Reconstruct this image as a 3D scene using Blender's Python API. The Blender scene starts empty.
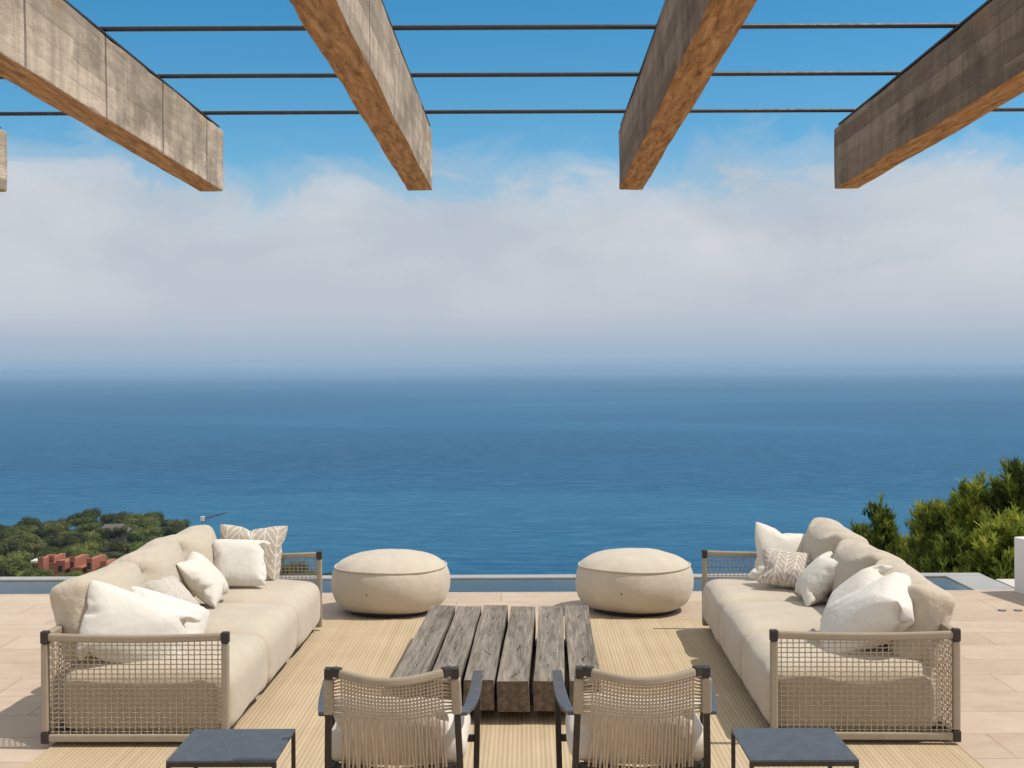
import bpy, math, random
from mathutils import Vector, Matrix, noise

sc = bpy.context.scene
col = sc.collection
R = math.radians
EYE = 1.9          # camera height above the terrace
F = 1270.0         # focal length in pixels of the 1024 px wide frame

# ------------------------------------------------------------------ helpers
def tag(o, label=None, cat=None, group=None, kind=None):
    if label: o['label'] = label
    if cat: o['category'] = cat
    if group: o['group'] = group
    if kind: o['kind'] = kind
    return o

def empty(name, loc=(0, 0, 0), rz=0.0, label=None, cat=None, group=None):
    o = bpy.data.objects.new(name, None)
    o.empty_display_size = .1
    o.location = loc; o.rotation_euler = (0, 0, rz)
    col.objects.link(o)
    return tag(o, label, cat, group)

def link_mesh(name, me, mat, parent=None, smooth=False):
    o = bpy.data.objects.new(name, me)
    col.objects.link(o)
    if mat is not None:
        me.materials.clear(); me.materials.append(mat)
    if smooth:
        me.polygons.foreach_set('use_smooth', [True] * len(me.polygons))
    if parent is not None: o.parent = parent
    return o

def copy_tree(o, parent=None):
    c = o.copy(); col.objects.link(c)
    if parent is not None: c.parent = parent
    for ch in list(o.children): copy_tree(ch, c)
    return c

class MB:
    """collects boxes, tubes and patches of one mesh"""
    def __init__(s): s.v = []; s.f = []; s.t = []
    def add(s, vs, fs, tint=None):
        b = len(s.v); s.v += [tuple(x) for x in vs]
        s.f += [tuple(b + i for i in q) for q in fs]
        if tint is not None: s.t += [tint] * len(fs)
    def box(s, x0, x1, y0, y1, z0, z1, M=None):
        if x0 > x1: x0, x1 = x1, x0
        vs = [Vector(p) for p in ((x0,y0,z0),(x1,y0,z0),(x1,y1,z0),(x0,y1,z0),(x0,y0,z1),(x1,y0,z1),(x1,y1,z1),(x0,y1,z1))]
        if M is not None: vs = [M @ p for p in vs]
        s.add(vs, [(0,3,2,1),(4,5,6,7),(0,1,5,4),(1,2,6,5),(2,3,7,6),(3,0,4,7)])
    def tube(s, pts, r, n=6, caps=True, flat=1.0, up=(0, 0, 1)):
        pts = [Vector(p) for p in pts]; m = len(pts)
        rr = r if isinstance(r, (list, tuple)) else [r] * m
        b = len(s.v)
        for i, p in enumerate(pts):
            d = (pts[min(i + 1, m - 1)] - pts[max(i - 1, 0)]).normalized()
            u = Vector(up)
            if abs(d.dot(u)) > .95: u = Vector((0, 1, 0)) if abs(d.y) < .9 else Vector((1, 0, 0))
            a = d.cross(u).normalized(); c = a.cross(d).normalized()
            for k in range(n):
                t = 2 * math.pi * (k + .5) / n
                s.v.append(tuple(p + a * (rr[i] * math.cos(t)) + c * (rr[i] * flat * math.sin(t))))
        for i in range(m - 1):
            for k in range(n):
                k2 = (k + 1) % n
                s.f.append((b + i*n + k, b + (i+1)*n + k, b + (i+1)*n + k2, b + i*n + k2))
        if caps:
            s.f.append(tuple(b + k for k in range(n)))
            s.f.append(tuple(b + (m-1)*n + k for k in reversed(range(n))))
    def bar(s, pts, w, h, up=(0, 0, 1)):
        """rectangular section swept along points: w across, h along up"""
        pts = [Vector(p) for p in pts]; m = len(pts); b = len(s.v)
        for i, p in enumerate(pts):
            d = (pts[min(i + 1, m - 1)] - pts[max(i - 1, 0)]).normalized()
            a = d.cross(Vector(up)).normalized(); c = a.cross(d).normalized()
            for (x, y) in ((-1,-1),(1,-1),(1,1),(-1,1)):
                s.v.append(tuple(p + a * (x * w / 2) + c * (y * h / 2)))
        for i in range(m - 1):
            for k in range(4):
                k2 = (k + 1) % 4
                s.f.append((b + i*4 + k, b + (i+1)*4 + k, b + (i+1)*4 + k2, b + i*4 + k2))
        s.f.append((b, b+1, b+2, b+3)); e = b + (m-1)*4
        s.f.append((e+3, e+2, e+1, e))
    def build(s, name, mat, parent=None, smooth=False, bevel=0, seg=2):
        me = bpy.data.meshes.new(name)
        me.from_pydata(s.v, [], s.f); me.update()
        if s.t:
            at = me.attributes.new('tint', 'FLOAT', 'FACE')
            at.data.foreach_set('value', s.t)
        import bmesh
        bm = bmesh.new(); bm.from_mesh(me)
        if not s.t: bmesh.ops.recalc_face_normals(bm, faces=bm.faces)
        bm.to_mesh(me); bm.free()
        o = link_mesh(name, me, mat, parent, smooth)
        if bevel:
            m = o.modifiers.new('bevel', 'BEVEL'); m.width = bevel; m.segments = seg; m.limit_method = 'ANGLE'
        return o

def rbox_mesh(hx, hy, hz, r, n=14, crown=0.0, wob=0.0, seed=0, taper=0.0):
    """upholstered block: subdivided box with rounded edges, a crowned top and slack cloth"""
    import bmesh
    bm = bmesh.new()
    bmesh.ops.create_cube(bm, size=2)
    bmesh.ops.subdivide_edges(bm, edges=bm.edges[:], cuts=n, use_grid_fill=True)
    so = Vector((seed * 3.7, seed * 1.3, 0))
    for v in bm.verts:
        q = Vector((math.copysign(abs(c) ** .8, c) for c in v.co))
        p = Vector((q.x * hx, q.y * hy, q.z * hz))
        rx, ry, rz = min(r, hx * .98), min(r, hy * .98), min(r, hz * .98)
        i = Vector((max(-hx + rx, min(hx - rx, p.x)), max(-hy + ry, min(hy - ry, p.y)), max(-hz + rz, min(hz - rz, p.z))))
        d = p - i
        if d.length > 1e-6:
            e = Vector((d.x / rx, d.y / ry, d.z / rz)); L = max(abs(e.x), abs(e.y), abs(e.z))
            e = e.normalized() * L
            p = i + Vector((e.x * rx, e.y * ry, e.z * rz))
        a = (1 - (p.x / hx) ** 2) * (1 - (p.y / hy) ** 2)
        if p.z > 0: p.z += crown * max(a, 0) ** .6 * (p.z / hz)
        else: p.z += 0
        b = (1 - (p.z / hz) ** 2)
        p.x *= 1 + .02 * max(b, 0)
        nz = noise.noise((p + so) * 3.2) + .5 * noise.noise((p + so) * 8)
        p += p.normalized() * nz * wob
        v.co = p
    me = bpy.data.meshes.new('upholstery'); bm.to_mesh(me); bm.free()
    return me

def sewn_pillow(w, h, press, seed, n=26, round_=0.0, bend=.1, shear=5.0, frames=26):
    """two cloth squares sewn at the edge and blown up by the cloth solver, so the corners and seams pucker"""
    rnd = random.Random(seed)
    vs = []; idx = {}; fs = []
    for k in range(2):
        for i in range(n + 1):
            for j in range(n + 1):
                edge = i in (0, n) or j in (0, n)
                if k and edge: idx[1, i, j] = idx[0, i, j]; continue
                x = i / n * 2 - 1; y = j / n * 2 - 1
                if round_:
                    f = 1 - round_ * (abs(x) ** 3 * abs(y) ** 3)
                    x *= f; y *= f
                idx[k, i, j] = len(vs)
                vs.append((x * w / 2, y * h / 2, (0 if edge else (.004 if k == 0 else -.004)) + rnd.uniform(-.002, .002)))
    for k in range(2):
        for i in range(n):
            for j in range(n):
                q = [idx[k,i,j], idx[k,i+1,j], idx[k,i+1,j+1], idx[k,i,j+1]]
                fs.append(q if k == 0 else q[::-1])
    me = bpy.data.meshes.new('sewn'); me.from_pydata(vs, [], fs); me.update()
    o = bpy.data.objects.new('sewn', me); col.objects.link(o)
    m = o.modifiers.new('cloth', 'CLOTH'); s = m.settings
    s.use_pressure = True; s.uniform_pressure_force = press; s.effector_weights.gravity = 0
    s.mass = .3; s.tension_stiffness = 15; s.compression_stiffness = 15; s.shear_stiffness = shear; s.bending_stiffness = bend; s.air_damping = 5
    m.point_cache.frame_start = 1; m.point_cache.frame_end = frames
    sc.frame_start = 1; sc.frame_end = frames
    for f in range(1, frames + 1): sc.frame_set(f)
    r = bpy.data.meshes.new_from_object(o.evaluated_get(bpy.context.evaluated_depsgraph_get()))
    bpy.data.objects.remove(o); sc.frame_set(1)
    mn = [min(v.co[i] for v in r.vertices) for i in range(3)]; mx = [max(v.co[i] for v in r.vertices) for i in range(3)]
    for v in r.vertices:                                   # unit size: -0.5..0.5 on each axis
        v.co = [(v.co[i] - (mn[i] + mx[i]) / 2) / (mx[i] - mn[i]) for i in range(3)]
    r.name = 'pillow'
    return r

# ------------------------------------------------------------------ materials
class NT:
    def __init__(s, name):
        s.m = bpy.data.materials.new(name); s.m.use_nodes = True
        s.n = s.m.node_tree.nodes; s.l = s.m.node_tree.links
        s.b = s.n['Principled BSDF']; s.out = s.n['Material Output']
        s._tc = None
    def node(s, t, **k):
        n = s.n.new(t)
        for a, v in k.items(): setattr(n, a, v)
        return n
    def co(s, scale=(1, 1, 1), kind='Object', rot=(0, 0, 0), loc=(0, 0, 0)):
        if s._tc is None: s._tc = s.node('ShaderNodeTexCoord')
        mp = s.node('ShaderNodeMapping'); mp.inputs['Scale'].default_value = scale
        mp.inputs['Rotation'].default_value = rot; mp.inputs['Location'].default_value = loc
        s.l.new(s._tc.outputs[kind], mp.inputs['Vector']); return mp.outputs[0]
    def noise(s, vec, scale, detail=4, rough=.55, dist=0.0):
        n = s.node('ShaderNodeTexNoise'); n.inputs['Scale'].default_value = scale
        n.inputs['Detail'].default_value = detail; n.inputs['Roughness'].default_value = rough
        n.inputs['Distortion'].default_value = dist
        s.l.new(vec, n.inputs['Vector']); return n.outputs['Fac']
    def ramp(s, fac, stops, interp='LINEAR'):
        r = s.node('ShaderNodeValToRGB'); e = r.color_ramp.elements; r.color_ramp.interpolation = interp
        while len(e) < len(stops): e.new(.5)
        for q, (p, c) in zip(e, stops):
            q.position = p; q.color = (c[0], c[1], c[2], 1) if not isinstance(c, (int, float)) else (c, c, c, 1)
        s.l.new(fac, r.inputs[0]); return r.outputs[0]
    def mix(s, fac, a, b, mode='MIX'):
        m = s.node('ShaderNodeMix', data_type='RGBA', blend_type=mode)
        for sock, v in ((m.inputs[0], fac), (m.inputs[6], a), (m.inputs[7], b)):
            if hasattr(v, 'node'): s.l.new(v, sock)
            elif isinstance(v, (int, float)): sock.default_value = v
            else: sock.default_value = (v[0], v[1], v[2], 1)
        return m.outputs[2]
    def math(s, op, a, b=None, c=None):
        m = s.node('ShaderNodeMath', operation=op)
        for i, v in enumerate((a, b, c)):
            if v is None: continue
            if hasattr(v, 'node'): s.l.new(v, m.inputs[i])
            else: m.inputs[i].default_value = v
        return m.outputs[0]
    def xyz(s, vec):
        n = s.node('ShaderNodeSeparateXYZ'); s.l.new(vec, n.inputs[0]); return n.outputs
    def normal(s):
        g = s.node('ShaderNodeNewGeometry'); return g.outputs['Normal']
    def bump(s, h, strength=.3, dist=.01, prev=None):
        b = s.node('ShaderNodeBump'); b.inputs['Strength'].default_value = strength; b.inputs['Distance'].default_value = dist
        s.l.new(h, b.inputs['Height'])
        if prev is not None: s.l.new(prev, b.inputs['Normal'])
        return b.outputs[0]
    def fin(s, color=None, rough=.8, nrm=None, spec=.3, metal=0.0, sheen=0.0):
        b = s.b
        if color is not None:
            if hasattr(color, 'node'): s.l.new(color, b.inputs['Base Color'])
            else: b.inputs['Base Color'].default_value = (*color, 1)
        if hasattr(rough, 'node'): s.l.new(rough, b.inputs['Roughness'])
        else: b.inputs['Roughness'].default_value = rough
        b.inputs['Specular IOR Level'].default_value = spec; b.inputs['Metallic'].default_value = metal
        if sheen: b.inputs['Sheen Weight'].default_value = sheen; b.inputs['Sheen Roughness'].default_value = .5
        if nrm is not None: s.l.new(nrm, b.inputs['Normal'])
        return s.m

def fabric(name, c, var=.06, weave=420, wr=.25, slub=False):
    t = NT(name); v = t.co()
    big = t.noise(v, 5, 4)
    dark = tuple(x * (1 - var * 1.6) for x in c); lite = tuple(min(x * (1 + var), .9) for x in c)
    cc = t.ramp(big, [(.3, dark), (.7, lite)])
    th = t.noise(t.co((weave, weave * .35, weave * .35)), 1, 2)
    th2 = t.noise(t.co((weave * .35, weave, weave * .35)), 1, 2)
    tt = t.math('ADD', th, th2)
    cc = t.mix(.35, cc, t.ramp(t.math('MULTIPLY', tt, .5), [(.3, tuple(x * .82 for x in c)), (.7, tuple(min(x * 1.1, .9) for x in c))]))
    n1 = t.bump(t.noise(t.co(), 9, 5, .6, .6), wr, .02)
    n2 = t.bump(tt, .18, .002, n1)
    return t.fin(cc, .92, n2, .15, sheen=.15)

M = {}
M['seat'] = fabric('beige upholstery', (.475, .405, .315), .07, wr=.4)
M['back'] = fabric('sand upholstery', (.465, .395, .305), .07, wr=.5)
M['white'] = fabric('white linen', (.64, .60, .54), .04, wr=.35)
M['cream'] = fabric('cream linen', (.61, .565, .495), .04, wr=.3)
M['pouf'] = fabric('pouf cloth', (.50, .43, .34), .07, wr=.35)
M['chairpad'] = fabric('pale seat pad cloth', (.62, .55, .47))

def patterned(name, base, line, scale):
    """cloth printed with broken zigzag lines (coordinates of the unit pillow)"""
    t = NT(name); v = t.co((scale, scale, scale)); x, y, z = t.xyz(v)
    colm = t.math('FLOOR', x); fx = t.math('FRACT', x)
    dirn = t.math('SUBTRACT', t.math('MULTIPLY', t.math('MODULO', t.math('ABSOLUTE', colm), 2.0), 2.0), 1.0)
    ph = t.math('ADD', y, t.math('MULTIPLY', t.math('MULTIPLY', fx, dirn), 1.3))
    wob = t.noise(t.co((scale * .9,) * 3), 1.3, 2)
    ph = t.math('ADD', t.math('MULTIPLY', ph, 1.5), t.math('MULTIPLY', wob, 1.1))
    d = t.math('ABSOLUTE', t.math('SUBTRACT', t.math('FRACT', ph), .5))
    l1 = t.math('LESS_THAN', d, .11)
    d2 = t.math('ABSOLUTE', t.math('SUBTRACT', fx, .5)); l2 = t.math('GREATER_THAN', d2, .455)
    m = t.math('MAXIMUM', l1, l2)
    m = t.math('MULTIPLY', m, t.math('GREATER_THAN', t.noise(t.co((scale * 2.4,) * 3), 1.0, 3), .40))
    cc = t.mix(m, base, line)
    cc = t.mix(.25, cc, t.ramp(t.noise(t.co((70, 70, 70)), 1, 3), [(.3, tuple(b * .7 for b in base)), (.7, line)]))
    n = t.bump(t.math('ADD', m, t.noise(t.co((150, 150, 150)), 1, 2)), .35, .004)
    return t.fin(cc, .95, n, .1)
M['zigzag'] = patterned('taupe zigzag cloth', (.40, .335, .265), (.66, .61, .54), 11.0)
M['zigzag_small'] = patterned('grey brown zigzag cloth', (.37, .31, .25), (.68, .63, .57), 16.0)
M['stripe'] = patterned('pale grey figured cloth', (.46, .41, .35), (.58, .54, .48), 22.0)

def cord(name, c, axis_scale=(0, 0, 330)):
    t = NT(name); v = t.co()
    w = t.node('ShaderNodeTexWave', wave_type='BANDS', bands_direction='DIAGONAL'); w.inputs['Scale'].default_value = 75
    w.inputs['Distortion'].default_value = .6; t.l.new(v, w.inputs['Vector'])
    cc = t.mix(w.outputs['Fac'], tuple(x * .78 for x in c), tuple(x * 1.12 for x in c))
    cc = t.mix(.3, cc, t.ramp(t.noise(v, 14, 3), [(.3, tuple(x * .75 for x in c)), (.7, tuple(x * 1.15 for x in c))]))
    return t.fin(cc, .75, t.bump(w.outputs['Fac'], .5, .003), .25)
M['cord'] = cord('taupe woven cord', (.49, .395, .29))
M['wrap'] = cord('taupe wrapped cord', (.33, .27, .20))
M['wrap_pale'] = cord('pale wrapped cord', (.34, .285, .215))

def metal(name, c, rough=.45, spec=.4):
    t = NT(name); v = t.co()
    cc = t.ramp(t.noise(v, 25, 5), [(.3, tuple(x * .8 for x in c)), (.7, tuple(x * 1.2 for x in c))])
    return t.fin(cc, t.ramp(t.noise(v, 60, 3), [(.3, rough - .08), (.7, rough + .1)]), t.bump(t.noise(v, 400, 2), .08, .001), spec)
M['bronze'] = metal('dark bronze metal', (.030, .023, .019))
M['black'] = metal('black metal', (.022, .021, .022))
M['slate'] = metal('slate grey metal top', (.060, .061, .066), .38, .5)
M['rod'] = metal('dark steel rod', (.035, .028, .025), .5)

def deck_mat():
    t = NT('travertine paving'); v = t.co()
    br = t.node('ShaderNodeTexBrick'); br.offset = .42; br.offset_frequency = 2
    br.inputs['Scale'].default_value = 1; br.inputs['Brick Width'].default_value = .86; br.inputs['Row Height'].default_value = .425
    br.inputs['Mortar Size'].default_value = .0065; br.inputs['Mortar Smooth'].default_value = .3; br.inputs['Bias'].default_value = 0
    br.inputs['Color1'].default_value = (.385, .285, .20, 1); br.inputs['Color2'].default_value = (.495, .395, .30, 1)
    br.inputs['Mortar'].default_value = (.25, .18, .125, 1)
    t.l.new(t.co(loc=(.15, .18, 0)), br.inputs['Vector'])
    vein = t.noise(t.co((1.5, 2.6, 1)), 2.6, 9, .68, .6)
    cc = t.mix(.42, br.outputs['Color'], t.ramp(vein, [(.25, (.34, .235, .155)), (.5, (.46, .355, .265)), (.75, (.56, .465, .37))]))
    spots = t.noise(v, 46, 4, .7)
    cc = t.mix(t.ramp(spots, [(.60, 0.0), (.72, .35)]), cc, (.40, .29, .20))
    dirt = t.noise(v, .7, 5)
    cc = t.mix(t.ramp(dirt, [(.52, 0.0), (.75, .25)]), cc, (.46, .36, .27))
    h = t.math('ADD', t.math('MULTIPLY', br.outputs['Fac'], -1.0), t.math('MULTIPLY', t.noise(v, 90, 4), .25))
    return t.fin(cc, t.ramp(vein, [(.3, .62), (.7, .8)]), t.bump(h, .25, .004), .3)
M['deck'] = deck_mat()

def rug_mat():
    t = NT('straw rug weave'); x, y, z = t.xyz(t.co())
    rib = t.math('ABSOLUTE', t.math('SUBTRACT', t.math('FRACT', t.math('MULTIPLY', x, 1 / .0235)), .5))
    ci = t.math('FLOOR', t.math('MULTIPLY', x, 1 / .0235))
    st = t.math('ADD', t.math('MULTIPLY', y, 1 / .028), t.math('MULTIPLY', ci, .5))
    dash = t.math('ABSOLUTE', t.math('SUBTRACT', t.math('FRACT', st), .5))
    h = t.math('MULTIPLY', t.math('SUBTRACT', .5, rib), t.math('ADD', t.math('SUBTRACT', .5, t.math('MULTIPLY', dash, .7)), .4))
    cc = t.ramp(h, [(.04, (.25, .18, .11)), (.16, (.42, .32, .20)), (.4, (.52, .41, .265))])
    wide = t.noise(t.co((26, .5, 1)), 1, 3)
    cc = t.mix(.5, cc, t.ramp(wide, [(.3, (.37, .275, .165)), (.7, (.54, .43, .29))]))
    cc = t.mix(.25, cc, t.ramp(t.noise(t.co(), 2.2, 5), [(.3, (.33, .24, .14)), (.7, (.52, .41, .27))]))
    return t.fin(cc, .9, t.bump(h, .6, .006), .15)
M['rug'] = rug_mat()

def wood_mat():
    t = NT('weathered grey timber')
    oi = t.node('ShaderNodeObjectInfo')
    add = t.node('ShaderNodeVectorMath', operation='MULTIPLY_ADD'); t.l.new(oi.outputs['Random'], add.inputs[0])
    add.inputs[1].default_value = (37, 21, 13); t.l.new(t.co((1, .075, 1)), add.inputs[2]); v = add.outputs[0]
    g1 = t.noise(v, 34, 8, .68, .5); g2 = t.noise(v, 9, 5, .6, .9)
    cc = t.ramp(g1, [(.30, (.042, .031, .023)), (.44, (.14, .112, .085)), (.58, (.25, .21, .168)), (.76, (.39, .345, .285))])
    cc = t.mix(.45, cc, t.ramp(g2, [(.3, (.10, .08, .062)), (.55, (.24, .212, .18)), (.75, (.34, .275, .20))]))
    ox, oy, oz = t.xyz(t.co())
    def check(off, amp, wid, lo):
        """one long drying check wandering along the beam, opening and closing"""
        yy = t.math('ADD', oy, t.math('MULTIPLY', oi.outputs['Random'], 40 + off * 17))
        def n1(sc_, d):
            n = t.node('ShaderNodeTexNoise', noise_dimensions='1D'); n.inputs['Scale'].default_value = sc_; n.inputs['Detail'].default_value = d
            n.inputs['Roughness'].default_value = .6; t.l.new(t.math('ADD', yy, off * 3.1), n.inputs['W']); return n.outputs['Fac']
        xc = t.math('MULTIPLY', t.math('SUBTRACT', n1(2.2, 5), .5), amp)
        wd = t.math('MULTIPLY', t.math('MAXIMUM', t.math('SUBTRACT', n1(3.1, 4), lo), 0.0), wid)
        return t.math('LESS_THAN', t.math('ABSOLUTE', t.math('SUBTRACT', ox, xc)), wd)
    crack = t.math('MAXIMUM', t.math('MAXIMUM', check(.3, .22, .022, .50), check(1.7, .30, .012, .50)), check(2.9, .34, .012, .47))
    fineg = t.noise(t.co((1, .02, 1)), 120, 4, .7)
    cc = t.mix(t.ramp(fineg, [(.34, .55), (.50, 0.0)]), cc, (.05, .04, .032))
    cc = t.mix(t.ramp(fineg, [(.58, 0.0), (.72, .4)]), cc, (.46, .43, .39))
    cc = t.mix(crack, cc, (.030, .022, .016))
    ny = t.xyz(t.normal())[1]
    end = t.math('GREATER_THAN', t.math('ABSOLUTE', ny), .7)
    ec = t.ramp(t.noise(t.co((1, .3, 1)), 28, 7, .7, .8), [(.3, (.05, .036, .026)), (.55, (.125, .09, .065)), (.75, (.20, .155, .12))])
    cc = t.mix(end, cc, ec)
    h = t.math('SUBTRACT', t.math('ADD', t.math('MULTIPLY', g1, .6), t.math('MULTIPLY', g2, .5)), t.math('MULTIPLY', crack, 1.2))
    return t.fin(cc, .88, t.bump(h, .7, .012), .15)
M['timber'] = wood_mat()

def concrete_mat(name, tone, joints, stain):
    t = NT(name); v = t.co(); x, y, z = t.xyz(v)
    oi = t.node('ShaderNodeObjectInfo')
    # board marks: lengthwise bands, each board its own tone, boards butt at random lengths
    row = t.math('FLOOR', t.math('MULTIPLY', t.math('ADD', z, t.math('MULTIPLY', t.noise(v, 3, 3), .015)), 1 / .052))
    seg = t.math('FLOOR', t.math('ADD', t.math('MULTIPLY', y, 1 / 1.7), t.math('MULTIPLY', t.math('SINE', t.math('MULTIPLY', row, 12.9)), 1.5)))
    wn = t.node('ShaderNodeTexWhiteNoise', noise_dimensions='3D')
    cb = t.node('ShaderNodeCombineXYZ'); t.l.new(row, cb.inputs[0]); t.l.new(seg, cb.inputs[1]); t.l.new(oi.outputs['Random'], cb.inputs[2])
    t.l.new(cb.outputs[0], wn.inputs['Vector'])
    grain = t.noise(t.co((9, 1.3, 9)), 5, 9, .72, .6)
    blot = t.noise(t.co((1, .55, 1)), 6, 7, .65)
    a, b, c = (tuple(k * q for k in tone) for q in (.45, 1.0, 1.5))
    cc = t.ramp(grain, [(.28, a), (.5, b), (.74, c)])
    cc = t.mix(.55, cc, t.ramp(wn.outputs['Value'], [(0, tuple(k * .42 for k in tone)), (1, tuple(k * 1.45 for k in tone))]))
    cc = t.mix(t.ramp(blot, [(.47, 0.0), (.66, .8)]), cc, tuple(k * .36 for k in tone))
    fr_ = t.math('FRACT', t.math('MULTIPLY', t.math('ADD', z, t.math('MULTIPLY', t.noise(v, 3, 3), .015)), 1 / .052))
    seam = t.math('MULTIPLY', t.math('LESS_THAN', fr_, .07), t.math('GREATER_THAN', t.noise(t.co((2, 2, 9)), 2.2, 3), .46))
    cc = t.mix(t.math('MULTIPLY', seam, .30), cc, tuple(k * .30 for k in tone))
    run = t.noise(t.co((15, 15, 1.6)), 1, 6, .7, .4)
    cc = t.mix(t.ramp(run, [(.36, .55), (.52, 0.0)]), cc, tuple(k * .50 for k in tone))
    cc = t.mix(t.ramp(run, [(.56, 0.0), (.72, .4)]), cc, tuple(min(k * 1.55, .8) for k in tone))
    pit = t.noise(v, 95, 4, .75)
    cc = t.mix(t.ramp(pit, [(.60, 0.0), (.70, .6)]), cc, tuple(k * .35 for k in tone))
    # rust wash along the top and in runs
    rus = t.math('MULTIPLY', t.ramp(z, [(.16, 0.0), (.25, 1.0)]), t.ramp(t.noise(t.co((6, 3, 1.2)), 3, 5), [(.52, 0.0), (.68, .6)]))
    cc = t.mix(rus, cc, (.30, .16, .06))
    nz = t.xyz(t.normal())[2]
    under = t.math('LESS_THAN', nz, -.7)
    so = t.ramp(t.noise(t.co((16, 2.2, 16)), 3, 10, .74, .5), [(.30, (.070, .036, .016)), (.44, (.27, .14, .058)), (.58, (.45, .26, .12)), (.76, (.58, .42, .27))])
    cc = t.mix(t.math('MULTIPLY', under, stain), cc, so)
    h = t.math('ADD', grain, t.math('MULTIPLY', pit, -.6))
    if False:
        fr = t.math('FRACT', t.math('ADD', t.math('MULTIPLY', y, 1 / .627), 10 - 5.01 / .627 - math.floor(-5.01 / .627) - 1))
        j = t.math('LESS_THAN', t.math('ABSOLUTE', t.math('SUBTRACT', fr, .5)), .0085)
        # fr is .5-centred on the joints
        side = t.math('GREATER_THAN', t.math('ABSOLUTE', t.xyz(t.normal())[0]), .7)
        jm = t.math('MULTIPLY', j, side)
        cc = t.mix(jm, cc, (.035, .03, .026)); h = t.math('SUBTRACT', h, t.math('MULTIPLY', jm, 2.0))
    return t.fin(cc, .9, t.bump(h, .45, .006), .15)
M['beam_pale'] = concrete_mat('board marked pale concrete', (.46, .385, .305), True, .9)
M['beam_shaded'] = concrete_mat('board marked shaded concrete', (.245, .19, .145), False, .95)  # same concrete with the unlit side's shade put into the tone

def plaster(name, c):
    t = NT(name); v = t.co()
    cc = t.ramp(t.noise(v, 3, 6), [(.3, tuple(x * .92 for x in c)), (.7, c)])
    return t.fin(cc, .85, t.bump(t.noise(v, 60, 5), .2, .004), .2)
M['whitewall'] = plaster('white render', (.76, .73, .70))
M['coping'] = plaster('pale grey pool stone', (.33, .325, .315))
M['poolfloor'] = plaster('grey green pool tile', (.60, .61, .57))
M['pooldeep'] = plaster('blue grey pool tile', (.20, .29, .40))
M['ledge'] = plaster('white stone ledge', (.54, .50, .45))

def pool_water():
    t = NT('pool water')
    gl = t.node('ShaderNodeBsdfGlossy'); gl.inputs['Roughness'].default_value = .03
    tr = t.node('ShaderNodeBsdfTransparent'); tr.inputs['Color'].default_value = (.92, .97, .97, 1)
    fr = t.node('ShaderNodeFresnel'); fr.inputs['IOR'].default_value = 1.33
    mx = t.node('ShaderNodeMixShader')
    nb = t.bump(t.noise(t.co((1, 1.6, 1)), 9, 3), .05, .01)
    t.l.new(nb, gl.inputs['Normal']); t.l.new(nb, fr.inputs['Normal'])
    t.l.new(fr.outputs[0], mx.inputs[0]); t.l.new(tr.outputs[0], mx.inputs[1]); t.l.new(gl.outputs[0], mx.inputs[2])
    t.l.new(mx.outputs[0], t.out.inputs['Surface']); t.n.remove(t.b)
    return t.m
M['poolwater'] = pool_water()

def sea_mat():
    t = NT('open sea water'); v = t.co()
    # wind lanes and currents: long bands of slightly different water
    lane = t.noise(t.co((1 / 2600, 1 / 1900, 1)), 1, 4, .5, .8)
    lane2 = t.noise(t.co((1 / 420, 1 / 110, 1)), 1, 5, .6, .6)
    mixl = t.math('ADD', t.math('MULTIPLY', lane, .75), t.math('MULTIPLY', lane2, .25))
    cc = t.ramp(mixl, [(.30, (.002, .048, .112)), (.5, (.003, .068, .152)), (.68, (.018, .115, .208))])
    fine = t.noise(t.co((1 / 34, 1 / 13, 1)), 1, 6, .7, .5)
    cc = t.mix(t.ramp(fine, [(.45, 0.0), (.66, .62)]), cc, (.034, .150, .25))
    h = t.math('ADD', t.noise(t.co((1 / 16, 1 / 6, 1)), 1, 5, .7, .4), t.math('MULTIPLY', t.noise(t.co((1 / 60, 1 / 24, 1)), 1, 3), 1.5))
    return t.fin(cc, .45, t.bump(h, .8, 2.0), .06)
M['sea'] = sea_mat()

def ground_mat():
    t = NT('scrub hillside'); v = t.co()
    cc = t.ramp(t.noise(v, .12, 8, .7), [(.3, (.018, .026, .010)), (.5, (.045, .055, .022)), (.62, (.10, .085, .05)), (.75, (.20, .165, .115))])
    return t.fin(cc, .95, t.bump(t.noise(v, .6, 6), .8, .6), .1)
M['ground'] = ground_mat()

def leaf_mat(name, dark, mid, lite):
    t = NT(name)
    at = t.node('ShaderNodeAttribute', attribute_name='tint')
    oi = t.node('ShaderNodeObjectInfo')
    k = t.math('ADD', t.math('MULTIPLY', at.outputs['Fac'], .62), t.math('MULTIPLY', oi.outputs['Random'], .38))
    cc = t.ramp(k, [(.1, dark), (.5, mid), (.92, lite)])
    t.fin(cc, .7, None, .2)
    tl = t.node('ShaderNodeBsdfTranslucent'); t.l.new(cc, tl.inputs['Color'])
    mx = t.node('ShaderNodeMixShader'); mx.inputs[0].default_value = .35
    t.l.new(t.b.outputs[0], mx.inputs[1]); t.l.new(tl.outputs[0], mx.inputs[2])
    t.l.new(mx.outputs[0], t.out.inputs['Surface'])
    return t.m
M['pine_dark'] = leaf_mat('dark pine needles', (.018, .030, .012), (.068, .086, .026), (.20, .20, .058))
M['pine_mid'] = leaf_mat('green pine needles', (.026, .044, .012), (.125, .15, .034), (.31, .305, .075))
M['pine_light'] = leaf_mat('light pine needles', (.040, .070, .015), (.19, .235, .044), (.40, .41, .095))
M['shoots_dark'] = leaf_mat('deep green pine shoots', (.022, .042, .014), (.13, .17, .034), (.40, .41, .070))
M['shoots'] = leaf_mat('yellow green pine shoots', (.030, .055, .014), (.22, .27, .040), (.62, .60, .09))
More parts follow.
